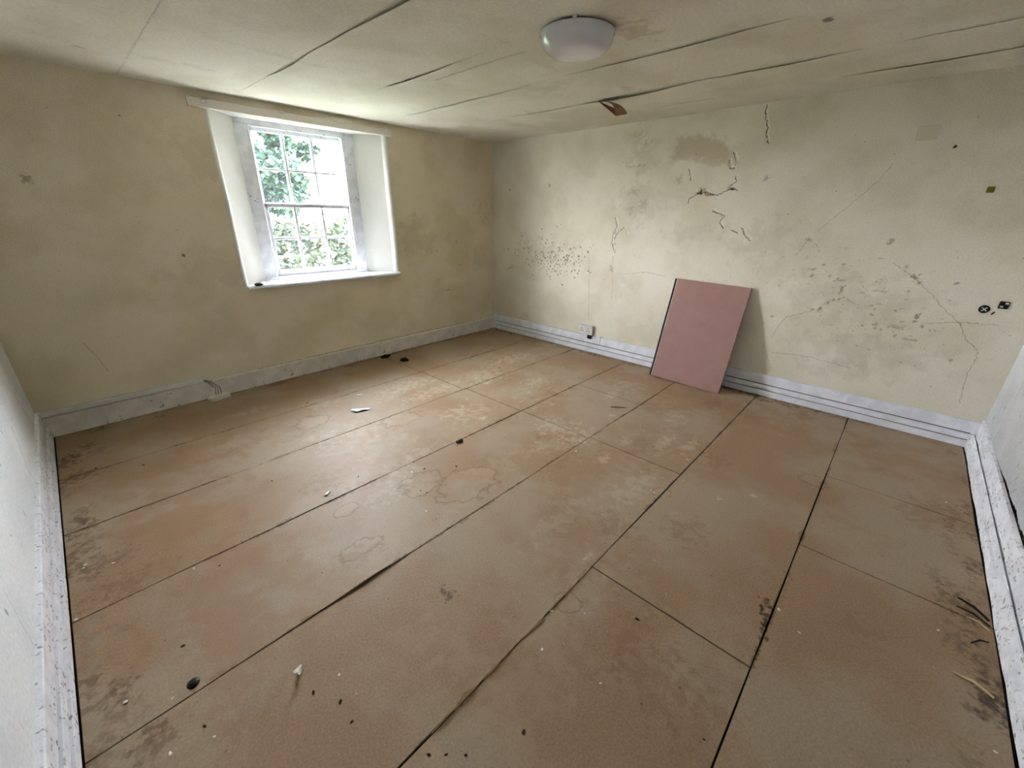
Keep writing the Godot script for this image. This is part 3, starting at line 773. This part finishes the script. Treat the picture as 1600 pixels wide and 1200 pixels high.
func leaves(called: String, parent: Node3D, blobs: Array, per: int, size: float, seed_: int, cols: Array):
	var r := RandomNumberGenerator.new(); r.seed = seed_
	var st := newst()
	st.set_smooth_group(-1)
	for s in [-1, 1]:
		tri(st, Vector3(0, 0, 0), Vector3(0.45 * s, 0.12, 0.5), Vector3(0, 0.05, 1.0), Vector3.UP)
		tri(st, Vector3(0, 0, 0), Vector3(0.40 * s, 0.08, 0.25), Vector3(0.45 * s, 0.12, 0.5), Vector3.UP)
	st.generate_normals()
	var mm := MultiMesh.new()
	mm.transform_format = MultiMesh.TRANSFORM_3D; mm.use_colors = true; mm.mesh = st.commit()
	mm.instance_count = blobs.size() * per
	var i := 0
	for b in blobs:
		for k in per:
			var d := Vector3(r.randfn(), r.randfn(), r.randfn()).normalized() * pow(r.randf(), 0.4)
			var p: Vector3 = b[0] + d * b[1]
			var bs := Basis.from_euler(Vector3(r.randf_range(-1.2, 1.2), r.randf_range(0, TAU), r.randf_range(-1.0, 1.0))).scaled(Vector3.ONE * size * r.randf_range(0.6, 1.3))
			mm.set_instance_transform(i, Transform3D(bs, p))
			var c: Color = cols[r.randi() % cols.size()]
			mm.set_instance_color(i, c * r.randf_range(0.35, 0.9))
			i += 1
	var m := plain(Color.WHITE, 0.6); m.vertex_color_use_as_albedo = true
	m.backlight_enabled = true; m.backlight = Color(0.15, 0.25, 0.15)
	var o := MultiMeshInstance3D.new()
	o.multimesh = mm; o.material_override = m; o.name = called
	o.set_meta("kind", "stuff")
	parent.add_child(o, true)

func build_outside():
	var st := newst()
	bbox(st, Vector3(0, -0.55, -15.6), Vector3(60, 0.5, 30), 0.0)
	struct(obj("ground", st, plain(Color8(66, 80, 52), 0.95)), "grass outside the window")
	var teal := [Color(0.030, 0.058, 0.040), Color(0.045, 0.080, 0.048), Color(0.022, 0.045, 0.040)]
	var olive := [Color(0.055, 0.080, 0.040), Color(0.040, 0.060, 0.045), Color(0.095, 0.095, 0.055)]
	# hedge
	var hd := thing("garden_hedge", Vector3(-0.4, -0.3, -4.4), "leafy green hedge filling the lower panes of the window", "hedge")
	var bl := []
	for k in 24:
		bl.append([Vector3(-1.1 + 0.37 * (k % 8) + rng.randf_range(-0.1, 0.1), 0.25 + 0.52 * (k / 8) + rng.randf_range(-0.12, 0.1), rng.randf_range(-0.3, 0.3)), Vector3(0.42, 0.38, 0.4)])
	leaves("foliage", hd, bl, 1500, 0.10, 5, olive)
	st = newst()
	for k in 12:
		var x := -1.2 + 0.24 * k
		tube(st, [Vector3(x, 0, 0), Vector3(x + 0.1, 0.7, 0.1), Vector3(x + rng.randf_range(-0.3, 0.3), 1.4, 0)], [0.03, 0.02, 0.008], 6)
	obj("stems", st, plain(Color8(70, 58, 44), 0.9), hd)
	# tree behind it
	var tr := thing("leafy_tree", Vector3(-0.2, -0.3, -8.0), "green leafy tree seen through the upper window panes", "tree")
	bl = []
	for b in [[-1.0, 2.3, 0.8, 0.5], [-0.2, 2.2, 0.8, 0.5], [0.5, 2.15, 0.6, 0.5], [-0.7, 2.8, 0.8, 0.4], [0.3, 2.8, 0.7, 0.45], [0.85, 2.5, 0.35, 0.5], [-0.3, 3.35, 0.5, 0.35], [-0.6, 3.25, 0.4, 0.3], [0.75, 3.35, 0.28, 0.25], [0.5, 3.6, 0.22, 0.2], [1.45, 3.3, 0.16, 0.22], [-1.6, 3.0, 0.7, 0.7], [-2.4, 2.4, 0.8, 0.8]]:
		bl.append([Vector3(b[0], b[1], rng.randf_range(-0.3, 0.3)), Vector3(b[2], b[3], 0.6)])
	leaves("foliage", tr, bl, 900, 0.12, 6, teal)
	st = newst()
	tube(st, [Vector3(-0.6, 0, 0), Vector3(-0.5, 1.2, 0.05), Vector3(-0.35, 2.2, 0), Vector3(-0.3, 3.1, 0)], [0.13, 0.10, 0.07, 0.02], 9)
	tube(st, [Vector3(-0.45, 1.5, 0), Vector3(0.1, 2.2, 0.1), Vector3(0.7, 3.2, 0)], [0.06, 0.04, 0.01], 7)
	tube(st, [Vector3(-0.45, 1.4, 0), Vector3(-1.0, 2.0, -0.1), Vector3(-1.6, 2.9, 0)], [0.06, 0.04, 0.01], 7)
	tube(st, [Vector3(0.4, 2.7, 0), Vector3(1.0, 2.9, 0), Vector3(1.45, 3.3, 0)], [0.02, 0.015, 0.006], 6)
	obj("trunk", st, plain(Color8(72, 62, 50), 0.9), tr)

func build_fittings():
	# ceiling lamp, switched off
	var l := thing("ceiling_light", Vector3(-2.02, H, 2.63), "round white opal bulkhead lamp on the ceiling, switched off", "lamp")
	var st := newst()
	lathe(st, Vector3.ZERO, [Vector2(0, 0.002), Vector2(0.150, 0.002), Vector2(0.155, -0.002), Vector2(0.155, -0.018), Vector2(0, -0.018)])
	obj("base_plate", st, M.black, l)
	st = newst()
	var prof := [Vector2(0.160, -0.014), Vector2(0.174, -0.013), Vector2(0.178, -0.016), Vector2(0.178, -0.022), Vector2(0.1745, -0.026)]
	for k in 15:
		var a := deg_to_rad(6.0 + 78.0 * k / 14.0)
		prof.append(Vector2(0.105 + 0.070 * cos(a), -0.022 - 0.072 * sin(a)))
	prof.append_array([Vector2(0.09, -0.0960), Vector2(0.045, -0.0985), Vector2(0.0, -0.099)])
	lathe(st, Vector3.ZERO, prof, 64)
	var opal := plain(Color8(212, 212, 216), 0.06, 0.5)
	obj("diffuser", st, opal, l)
	for k in 3:
		st = newst()
		var a := TAU * k / 3.0 + 2.6
		bbox(st, Vector3(cos(a) * 0.168, -0.008, sin(a) * 0.168), Vector3(0.012, 0.020, 0.022), 0.003, null, Basis(Vector3.UP, -a))
		obj("clip", st, M.plastic, l)
	# batten above the window
	var b := thing("curtain_batten", Vector3(-2.232, 2.19, ZW), "long cream painted wooden batten above the window", "batten")
	st = newst()
	bbox(st, Vector3(0, 0.030, 0.014), Vector3(1.66, 0.060, 0.028), 0.003)
	obj("board", st, plain(Color8(224, 219, 206), 0.6), b)
	for x in [-2.959, -2.426, -1.915, -1.467]:
		st = newst()
		bbox(st, Vector3(x + 2.232, 0.046, 0.035), Vector3(0.03, 0.014, 0.014), 0.003)
		bbox(st, Vector3(x + 2.232 + 0.008, 0.055, 0.040), Vector3(0.010, 0.020, 0.010), 0.002)
		obj("curtain_bracket", st, M.plastic, b)
	# cable trunking along the skirting, its open end and the loose box on the floor
	var t := thing("cable_trunking", Vector3(-3.912, 0.154, ZW), "white plastic cable trunking along top of skirting, left of window", "trunking")
	st = newst()
	bbox(st, Vector3(0, 0.019, 0.017), Vector3(0.958, 0.036, 0.032), 0.003)
	obj("body", st, M.plastic, t)
	st = newst()
	bbox(st, Vector3(0, 0.020, 0.0345), Vector3(0.952, 0.026, 0.003), 0.001)
	obj("lid", st, M.plastic, t)
	st = newst()
	bbox(st, Vector3(-0.477, 0.014, 0.030), Vector3(0.010, 0.026, 0.022), 0.002)
	obj("open_end", st, M.dark_brown, t)
	var c := thing("loose_cable", Vector3(-3.43, 0.0, 0.0), "thin dark wires from trunking end to the loose box", "cable")
	for k in 3:
		st = newst()
		var o := 0.010 * k
		tube(st, [Vector3(-0.006, 0.172 - 0.006 * k, -0.006), Vector3(0.02, 0.165 - o, 0.01), Vector3(0.055 - o, 0.135 - o, 0.035), Vector3(0.085 - o * 1.5, 0.095, 0.048), Vector3(0.085 - o * 2.0, 0.05, 0.05), Vector3(0.075 - o * 1.5, 0.030, 0.052)], [0.0026, 0.0026, 0.0026, 0.0026, 0.0026, 0.0026], 6)
		obj("wire", st, M.black if k == 0 else plain(Color8(112, 92, 70), 0.6), c)
	var x := thing("junction_box", Vector3(-3.37, 0.0, 0.065), "small off-white junction box lying on the floor by the skirting", "box")
	st = newst()
	var tilt := Basis(Vector3.UP, 0.25)
	bbox(st, Vector3(0, 0.015, 0), Vector3(0.15, 0.028, 0.085), 0.007, null, tilt)
	obj("body", st, M.flake, x)
	st = newst()
	bbox(st, Vector3(0, 0.031, 0), Vector3(0.142, 0.005, 0.077), 0.002, null, tilt)
	obj("cover", st, M.flake, x)
	# double socket on the far wall
	var so := thing("double_socket", Vector3(XF, 0.205, 1.515), "white double wall socket above the far skirting", "socket")
	st = newst()
	bbox(st, Vector3(-0.012, 0.05, 0), Vector3(0.024, 0.100, 0.180), 0.004)
	obj("back_box", st, M.plastic, so)
	st = newst()
	bbox(st, Vector3(-0.028, 0.05, 0), Vector3(0.008, 0.108, 0.190), 0.003)
	obj("face_plate", st, M.plastic, so)
	for z in [-0.045, 0.045]:
		st = newst()
		bbox(st, Vector3(-0.034, 0.084, z + 0.026), Vector3(0.008, 0.022, 0.014), 0.002)
		obj("rocker_switch", st, M.plastic, so)
		for h in [[0.068, 0.0, 0.008, 0.018], [0.040, -0.014, 0.016, 0.008], [0.040, 0.014, 0.016, 0.008]]:
			st = newst()
			bbox(st, Vector3(-0.0325, h[0] - 0.006, z + h[1] - 0.006), Vector3(0.002, h[3] if h[1] == 0.0 else h[3], h[2] * 0.8), 0.0005)
			obj("pin_slot", st, M.black, so)
	st = newst()
	bbox(st, Vector3(-0.020, 0.009, 0), Vector3(0.038, 0.044, 0.050), 0.006)
	tag(obj("dark_hole_block", st, M.black), "black block in place of a broken plaster hole under the white double socket", "cavity").position = Vector3(XF - 0.001, 0.170, 1.575)  # added black block stands in for a dark hole broken in the plaster
	st = newst()
	bbox(st, Vector3(-0.013, 0.045, 0), Vector3(0.026, 0.090, 0.014), 0.003)
	bbox(st, Vector3(-0.011, 0.087, -0.02), Vector3(0.022, 0.016, 0.060), 0.003)
	tag(obj("painted_block", st, M.paint), "small white painted wood block on skirting right of the socket", "block").position = Vector3(XF, 0.112, 1.715)
	# painted-over plate, nail, plugs
	st = newst()
	bbox(st, Vector3(-0.004, 0, 0), Vector3(0.010, 0.082, 0.105), 0.004)
	bbox(st, Vector3(-0.010, 0.0, 0), Vector3(0.004, 0.018, 0.02), 0.002)
	bbox(st, Vector3(-0.010, 0.0, 0.046), Vector3(0.006, 0.078, 0.014), 0.002)
	tag(obj("blanking_plate", st, M.cream_paint), "cream painted-over blanking plate high on the far wall", "plate").position = Vector3(XF, 1.995, 3.945)
	st = newst()
	tube(st, [Vector3(0.004, 0, 0), Vector3(-0.022, 0.004, 0.006)], [0.004, 0.004], 8)
	tube(st, [Vector3(-0.020, 0.004, 0.006), Vector3(-0.024, 0.0045, 0.0065)], [0.008, 0.008], 8)
	tag(obj("nail", st, M.black), "dark nail in the far wall below the painted-over plate", "nail").position = Vector3(XF, 1.90, 4.09)
	st = newst()
	bbox(st, Vector3(-0.003, 0, 0), Vector3(0.012, 0.034, 0.034), 0.003)
	bbox(st, Vector3(-0.010, 0, 0), Vector3(0.004, 0.012, 0.012), 0.001)
	tag(obj("wall_tab", st, plain(Color8(128, 116, 34), 0.6)), "small mustard yellow square tab on the far wall", "tab").position = Vector3(XF, 1.655, 4.325)
	var r := thing("wall_rosette", Vector3(XF, 0.945, 4.515), "small round black wall fixing with white cross", "fixing")
	st = newst()
	lathe(st, Vector3.ZERO, [Vector2(0, 0.008), Vector2(0.022, 0.008), Vector2(0.026, 0.004), Vector2(0.026, -0.002), Vector2(0, -0.002)], 20)
	obj("rim", st, M.black, r).rotation = Vector3(0, 0, PI / 2)
	for k in 2:
		st = newst()
		bbox(st, Vector3(-0.009, 0, 0), Vector3(0.003, 0.034, 0.006), 0.001)
		obj("cross_bar", st, M.flake, r).rotation = Vector3(0.7 + k * PI / 2, 0, 0)
	var q := thing("wall_bracket", Vector3(XF, 0.982, 4.590), "small square black wall fixing beside the round one", "fixing")
	st = newst()
	bbox(st, Vector3(-0.005, 0, 0), Vector3(0.012, 0.046, 0.044), 0.003)
	obj("plate", st, M.black, q)
	for s in [[0.012, 0.010], [-0.010, -0.008]]:
		st = newst()
		bbox(st, Vector3(-0.012, s[0], s[1]), Vector3(0.004, 0.010, 0.014), 0.001)
		obj("lug", st, M.flake, q)
	st = newst()
	bbox(st, Vector3(-0.002, 0, 0), Vector3(0.006, 0.022, 0.008), 0.001, null, Basis(Vector3.RIGHT, 0.5))
	tag(obj("screw_plug", st, M.dark_brown), "tiny dark screw plug below the square wall fixing", "plug").position = Vector3(XF, 0.925, 4.56)
	# curls of paint peeling off the far wall at the main cracks
	var k := 0
	for a in [[2.555, 1.70, 0.030, 0.9], [2.60, 1.70, 0.026, 0.4], [2.80, 1.715, 0.022, 0.2], [2.822, 1.90, 0.020, 1.5], [2.772, 1.885, 0.018, 1.4], [3.010, 2.05, 0.018, 1.6], [2.80, 1.49, 0.020, 2.2], [1.755, 1.33, 0.030, 1.9], [1.775, 1.22, 0.022, 1.2], [1.79, 1.15, 0.016, 0.6]]:
		st = newst()
		flake(st, Vector2(a[2], a[2] * 0.8), 0.012, 0.0015, 100 + k)
		var o := obj("paint_flake", st, M.cream_paint)
		tag(o, "curled cream paint flake " + ["at the dark hole of the jagged crack", "just right of the dark hole in the jagged crack", "at right end of the jagged crack", "on the upper crack right of the brown stain", "on the small hooked crack below the brown stain", "at the foot of the vertical crack under the ceiling", "on the crooked crack above the leaning panel", "on the forked crack, highest there", "halfway down the forked crack", "at the foot of the forked crack"][k], "paint flake", "peeling flakes on the far wall")
		o.transform = Transform3D(Basis(Vector3.RIGHT, a[3]) * Basis(Vector3(0, 0, 1), PI / 2), Vector3(XF - 0.003, a[1], a[0]))
		k += 1
	# white lead on the window board and the dark clip at its end
	st = newst()
	tube(st, [Vector3(-0.30, 0.004, 0.02), Vector3(-0.22, 0.020, -0.03), Vector3(-0.1, 0.016, -0.05), Vector3(0.05, 0.030, -0.05), Vector3(0.16, 0.010, -0.045), Vector3(0.34, 0.004, -0.05), Vector3(0.45, 0.004, -0.05)], [0.004, 0.004, 0.004, 0.004, 0.004, 0.004, 0.004], 6)
	tag(obj("aerial_lead", st, M.plastic), "thin white lead lying along the window sill", "cable").position = Vector3(-2.46, 0.893, -0.16)
	st = newst()
	lump(st, Vector3(0, 0.012, 0), Vector3(0.034, 0.014, 0.022), 9, 0.3)
	tag(obj("dead_leaf_clump", st, M.black), "small dark clump at left end of window sill", "debris").position = Vector3(-2.86, 0.892, 0.0)

func build_board():
	var b := thing("leaning_board", Vector3(-0.240, 0.0, 2.80), "dusty pink laminate panel leaning against the far wall", "panel")
	b.rotation = Vector3(0.028, 0.02, 0)
	var lean := Basis(Vector3(0, 0, 1), -0.242)
	var face := plain(Color8(164, 118, 110), 0.55)
	var nt := Tex.new(512, 512, 0.0, 0.0, 1.0, 1.0)
	nt.base(Color8(166, 131, 124), Color8(163, 127, 120), 91, 0.01, 0.3, 0.7, 0.05, 0.1)
	var r := RandomNumberGenerator.new(); r.seed = 5
	for k in 26:
		var s := r.randf_range(0.002, 0.005)
		nt.blob(r.randf(), r.randf(), s, s, Color8(84, 52, 48), 0.7, 0.6, 0.4, 0.2)
	face = textured(nt, 0.5, 0.02)
	var uv := func(p: Vector3) -> Vector2: return Vector2(p.z + 0.5, 1.0 - p.y)
	var st := newst()
	bbox(st, Vector3(0.016, 0.480, 0.006), Vector3(0.028, 0.955, 0.640), 0.002, uv)
	var o := obj("panel_face", st, face, b); o.basis = lean; o.position = Vector3(0, 0.003, 0)
	st = newst()
	bbox(st, Vector3(0.018, 0.480, -0.318), Vector3(0.022, 0.955, 0.010), 0.001)
	o = obj("white_edging", st, M.plastic, b); o.basis = lean; o.position = Vector3(0, 0.003, 0)
	st = newst()
	bbox(st, Vector3(0.016, 0.480, -0.330), Vector3(0.028, 0.955, 0.014), 0.002)
	o = obj("dark_edge_strip", st, M.black, b); o.basis = lean; o.position = Vector3(0, 0.003, 0)

const BITS := [[-3.966, 2.102, 1], [-4.208, 1.8, 1], [-4.296, 1.724, 1], [-4.303, 1.743, 1], [-4.34, 2.072, 1], [-4.143, 2.692, 1], [-4.079, 2.916, 1], [-4.179, 2.873, 1], [-2.63, 2.32, 0], [-2.933, 2.363, 0], [-2.919, 2.404, 0], [-3.017, 2.533, 1], [-3.882, 2.164, 0], [-4.08, 2.502, 0], [-4.249, 2.596, 1], [-4.092, 2.863, 0], [-3.734, 3.017, 1], [-3.771, 3.102, 0], [-3.819, 3.009, 0], [-3.773, 3.183, 0], [-3.423, 3.594, 0], [-3.18, 3.47, 1], [-2.826, 3.666, 0], [-3.135, 3.69, 1], [-2.386, 4.067, 1], [-2.446, 4.149, 1], [-3.059, 4.009, 0], [-3.03, 3.397, 1], [-3.659, 3.429, 0], [-3.624, 3.466, 0], [-3.584, 3.509, 0], [-0.943, 4.591, 1], [-1.6, 4.661, 1], [-2.061, 4.541, 1], [-2.487, 4.66, 1], [-2.862, 2.169, 1], [-3.112, 1.977, 0], [-2.787, 2.197, 0], [-2.01, 3.352, 1], [-1.298, 2.902, 1], [-1.947, 2.762, 1], [-1.526, 3.114, 0], [-1.022, 3.374, 1], [-0.668, 1.709, 1], [-0.782, 1.989, 0], [-0.974, 1.794, 0], [-1.141, 1.23, 0], [-1.159, 0.798, 0], [-2.89, 0.687, 0], [-2.3, 0.443, 0], [-4.191, 0.727, 0], [-3.985, 0.891, 0], [-3.489, 1.65, 0]]

func build_debris():
	var variants := {0: [], 1: []}
	for k in 4:
		var a := newst(); flake(a, Vector2(0.012, 0.008), 0.003, 0.0015, k); a.generate_normals(); variants[1].append(a.commit())
		var b := newst(); lump(b, Vector3(0, 0.002, 0), Vector3(0.009, 0.003, 0.005), k, 0.4); b.generate_normals(); variants[0].append(b.commit())
	for i in BITS.size():
		var e: Array = BITS[i]
		var o := MeshInstance3D.new()
		o.mesh = variants[e[2]][i % 4]
		o.material_override = M.flake if e[2] == 1 else M.dark_brown
		o.name = numbered("plaster_chip" if e[2] == 1 else "dirt_crumb")
		add_child(o, true)
		o.position = Vector3(e[0], 0.0005, e[1]); o.rotation.y = rng.randf() * TAU
		o.scale = Vector3.ONE * rng.randf_range(0.45, 0.95)
		var where := "in the middle of the hardboard floor"
		if e[0] < -4.0: where = "beside the left skirting"
		elif e[1] > 4.3: where = "beside the near skirting"
		elif e[1] < 1.0: where = "near the wall under the window"
		elif e[0] > -2.1: where = "on the floor out from the leaning panel"
		elif e[1] > 2.9: where = "on the floor sheets nearest the viewer"
		if e[2] == 1: tag(o, "tiny white plaster chip " + where, "chip", "plaster chips on the floor")
		else: tag(o, "tiny dark crumb of dirt " + where, "crumb", "dirt crumbs on the floor")
	# larger pieces
	var st := newst()
	lump(st, Vector3(0, 0.016, 0), Vector3(0.055, 0.020, 0.025), 3, 0.5)
	tag(obj("soot_clump", st, M.black), "black clump of soot against the skirting under the window", "debris").position = Vector3(-1.80, 0.0, 0.10)
	st = newst()
	lump(st, Vector3(0, 0.016, 0), Vector3(0.045, 0.020, 0.030), 4, 0.6)
	lump(st, Vector3(0.03, 0.010, 0.01), Vector3(0.025, 0.012, 0.03), 8, 0.6)
	tag(obj("soot_clump", st, M.black), "black clump of soot further out from the skirting", "debris").position = Vector3(-1.715, 0.0, 0.33)
	st = newst()
	slab(st, 8, 2, func(u, v): return Vector3((u - 0.5) * 0.15, 0.003 + 0.012 * absf(sin(u * 7.0)) * (0.4 + 0.6 * v), (v - 0.5) * (0.045 - 0.02 * absf(u - 0.5)) + 0.02 * sin(u * 5.0)), Vector3(0, -0.0012, 0), func(_p): return Vector2.ZERO)
	var o := tag(obj("paper_scrap", st, M.paper), "crumpled pale blue paper scrap on the floor below the window", "paper scrap")
	o.position = Vector3(-2.647, 0.0, 1.13); o.rotation.y = -0.85
	st = newst()
	slab(st, 4, 1, func(u, v): return Vector3((u - 0.5) * 0.05, 0.003 + 0.004 * u, (v - 0.5) * 0.014), Vector3(0, -0.0012, 0), func(_p): return Vector2.ZERO)
	o = tag(obj("paper_sliver", st, M.paper), "narrow white paper sliver between the blue scrap and the skirting", "paper scrap")
	o.position = Vector3(-2.50, 0.0, 0.84); o.rotation.y = -0.9
	st = newst()
	bbox(st, Vector3(0, 0.008, 0), Vector3(0.052, 0.016, 0.020), 0.002)
	o = tag(obj("black_block", st, M.black), "small black rectangular block beside a floor joint", "block")
	o.position = Vector3(-2.418, 0.0, 2.10); o.rotation.y = 0.05
	st = newst()
	flake(st, Vector2(0.030, 0.014), 0.010, 0.002, 51)
	o = tag(obj("broken_chip", st, M.flake), "curled white and brown chip lying by a floor joint", "chip")
	o.position = Vector3(-3.316, 0.0, 2.007); o.rotation.y = 0.6
	st = newst()
	tube(st, [Vector3(-0.06, 0.006, 0), Vector3(-0.01, 0.009, 0.004), Vector3(0.07, 0.005, 0)], [0.004, 0.008, 0.003], 6)
	o = tag(obj("wood_splinter", st, M.wood), "short wooden splinter on the floor in front of the board", "splinter")
	o.position = Vector3(-1.134, 0.0, 2.616); o.rotation.y = -0.9
	st = newst()
	lathe(st, Vector3.ZERO, [Vector2(0, 0.005), Vector2(0.015, 0.005), Vector2(0.018, 0.003), Vector2(0.018, 0.0), Vector2(0, 0.0)], 24)
	tag(obj("black_disc", st, M.black), "flat round black disc on the floor near the left wall", "disc").position = Vector3(-4.085, 0.0005, 2.685)
	st = newst()
	slab(st, 8, 2, func(u, v): return Vector3(0.016 * sin((u - 0.5) * 4.4) , 0.002 + 0.014 * (1.0 - cos((u - 0.5) * 4.4)), (v - 0.5) * (0.020 - 0.012 * u) + 0.006 * u), Vector3(0, -0.001, 0), func(_p): return Vector2.ZERO)
	o = tag(obj("paint_curl", st, M.flake), "curled white paint peel, largest pale bit in the foreground", "paint peel")
	o.position = Vector3(-3.826, 0.0, 2.907); o.rotation.y = 0.7
	# twigs and straw by the near skirting
	var a := [[-2.251, 4.575, -2.275, 4.672, 0.006, "straw", "longest pale straw lying by the near skirting"], [-1.905, 4.625, -1.935, 4.69, 0.005, "straw", "short pale straw among the twigs by the near skirting"], [-1.80, 4.605, -1.87, 4.69, 0.006, "twig", "dark bent twig lying by the near skirting"], [-1.86, 4.60, -1.90, 4.69, 0.004, "twig", "thin dark twig crossing the short straw"], [-2.05, 4.63, -2.00, 4.68, 0.004, "twig", "short dark twig between the straws"]]
	for e in a:
		st = newst()
		var p := Vector3(e[0], 0, e[1]); var q := Vector3(e[2], 0, e[3])
		var mid := (p + q) * 0.5
		tube(st, [p - mid + Vector3(0, e[4], 0), Vector3(0.008, e[4] + 0.006, 0), q - mid + Vector3(0, e[4], 0)], [e[4] * 0.5, e[4] * 0.9, e[4] * 0.6], 6)
		tag(obj(e[5], st, M.straw if e[5] == "straw" else M.dark_brown), e[6], e[5]).position = mid
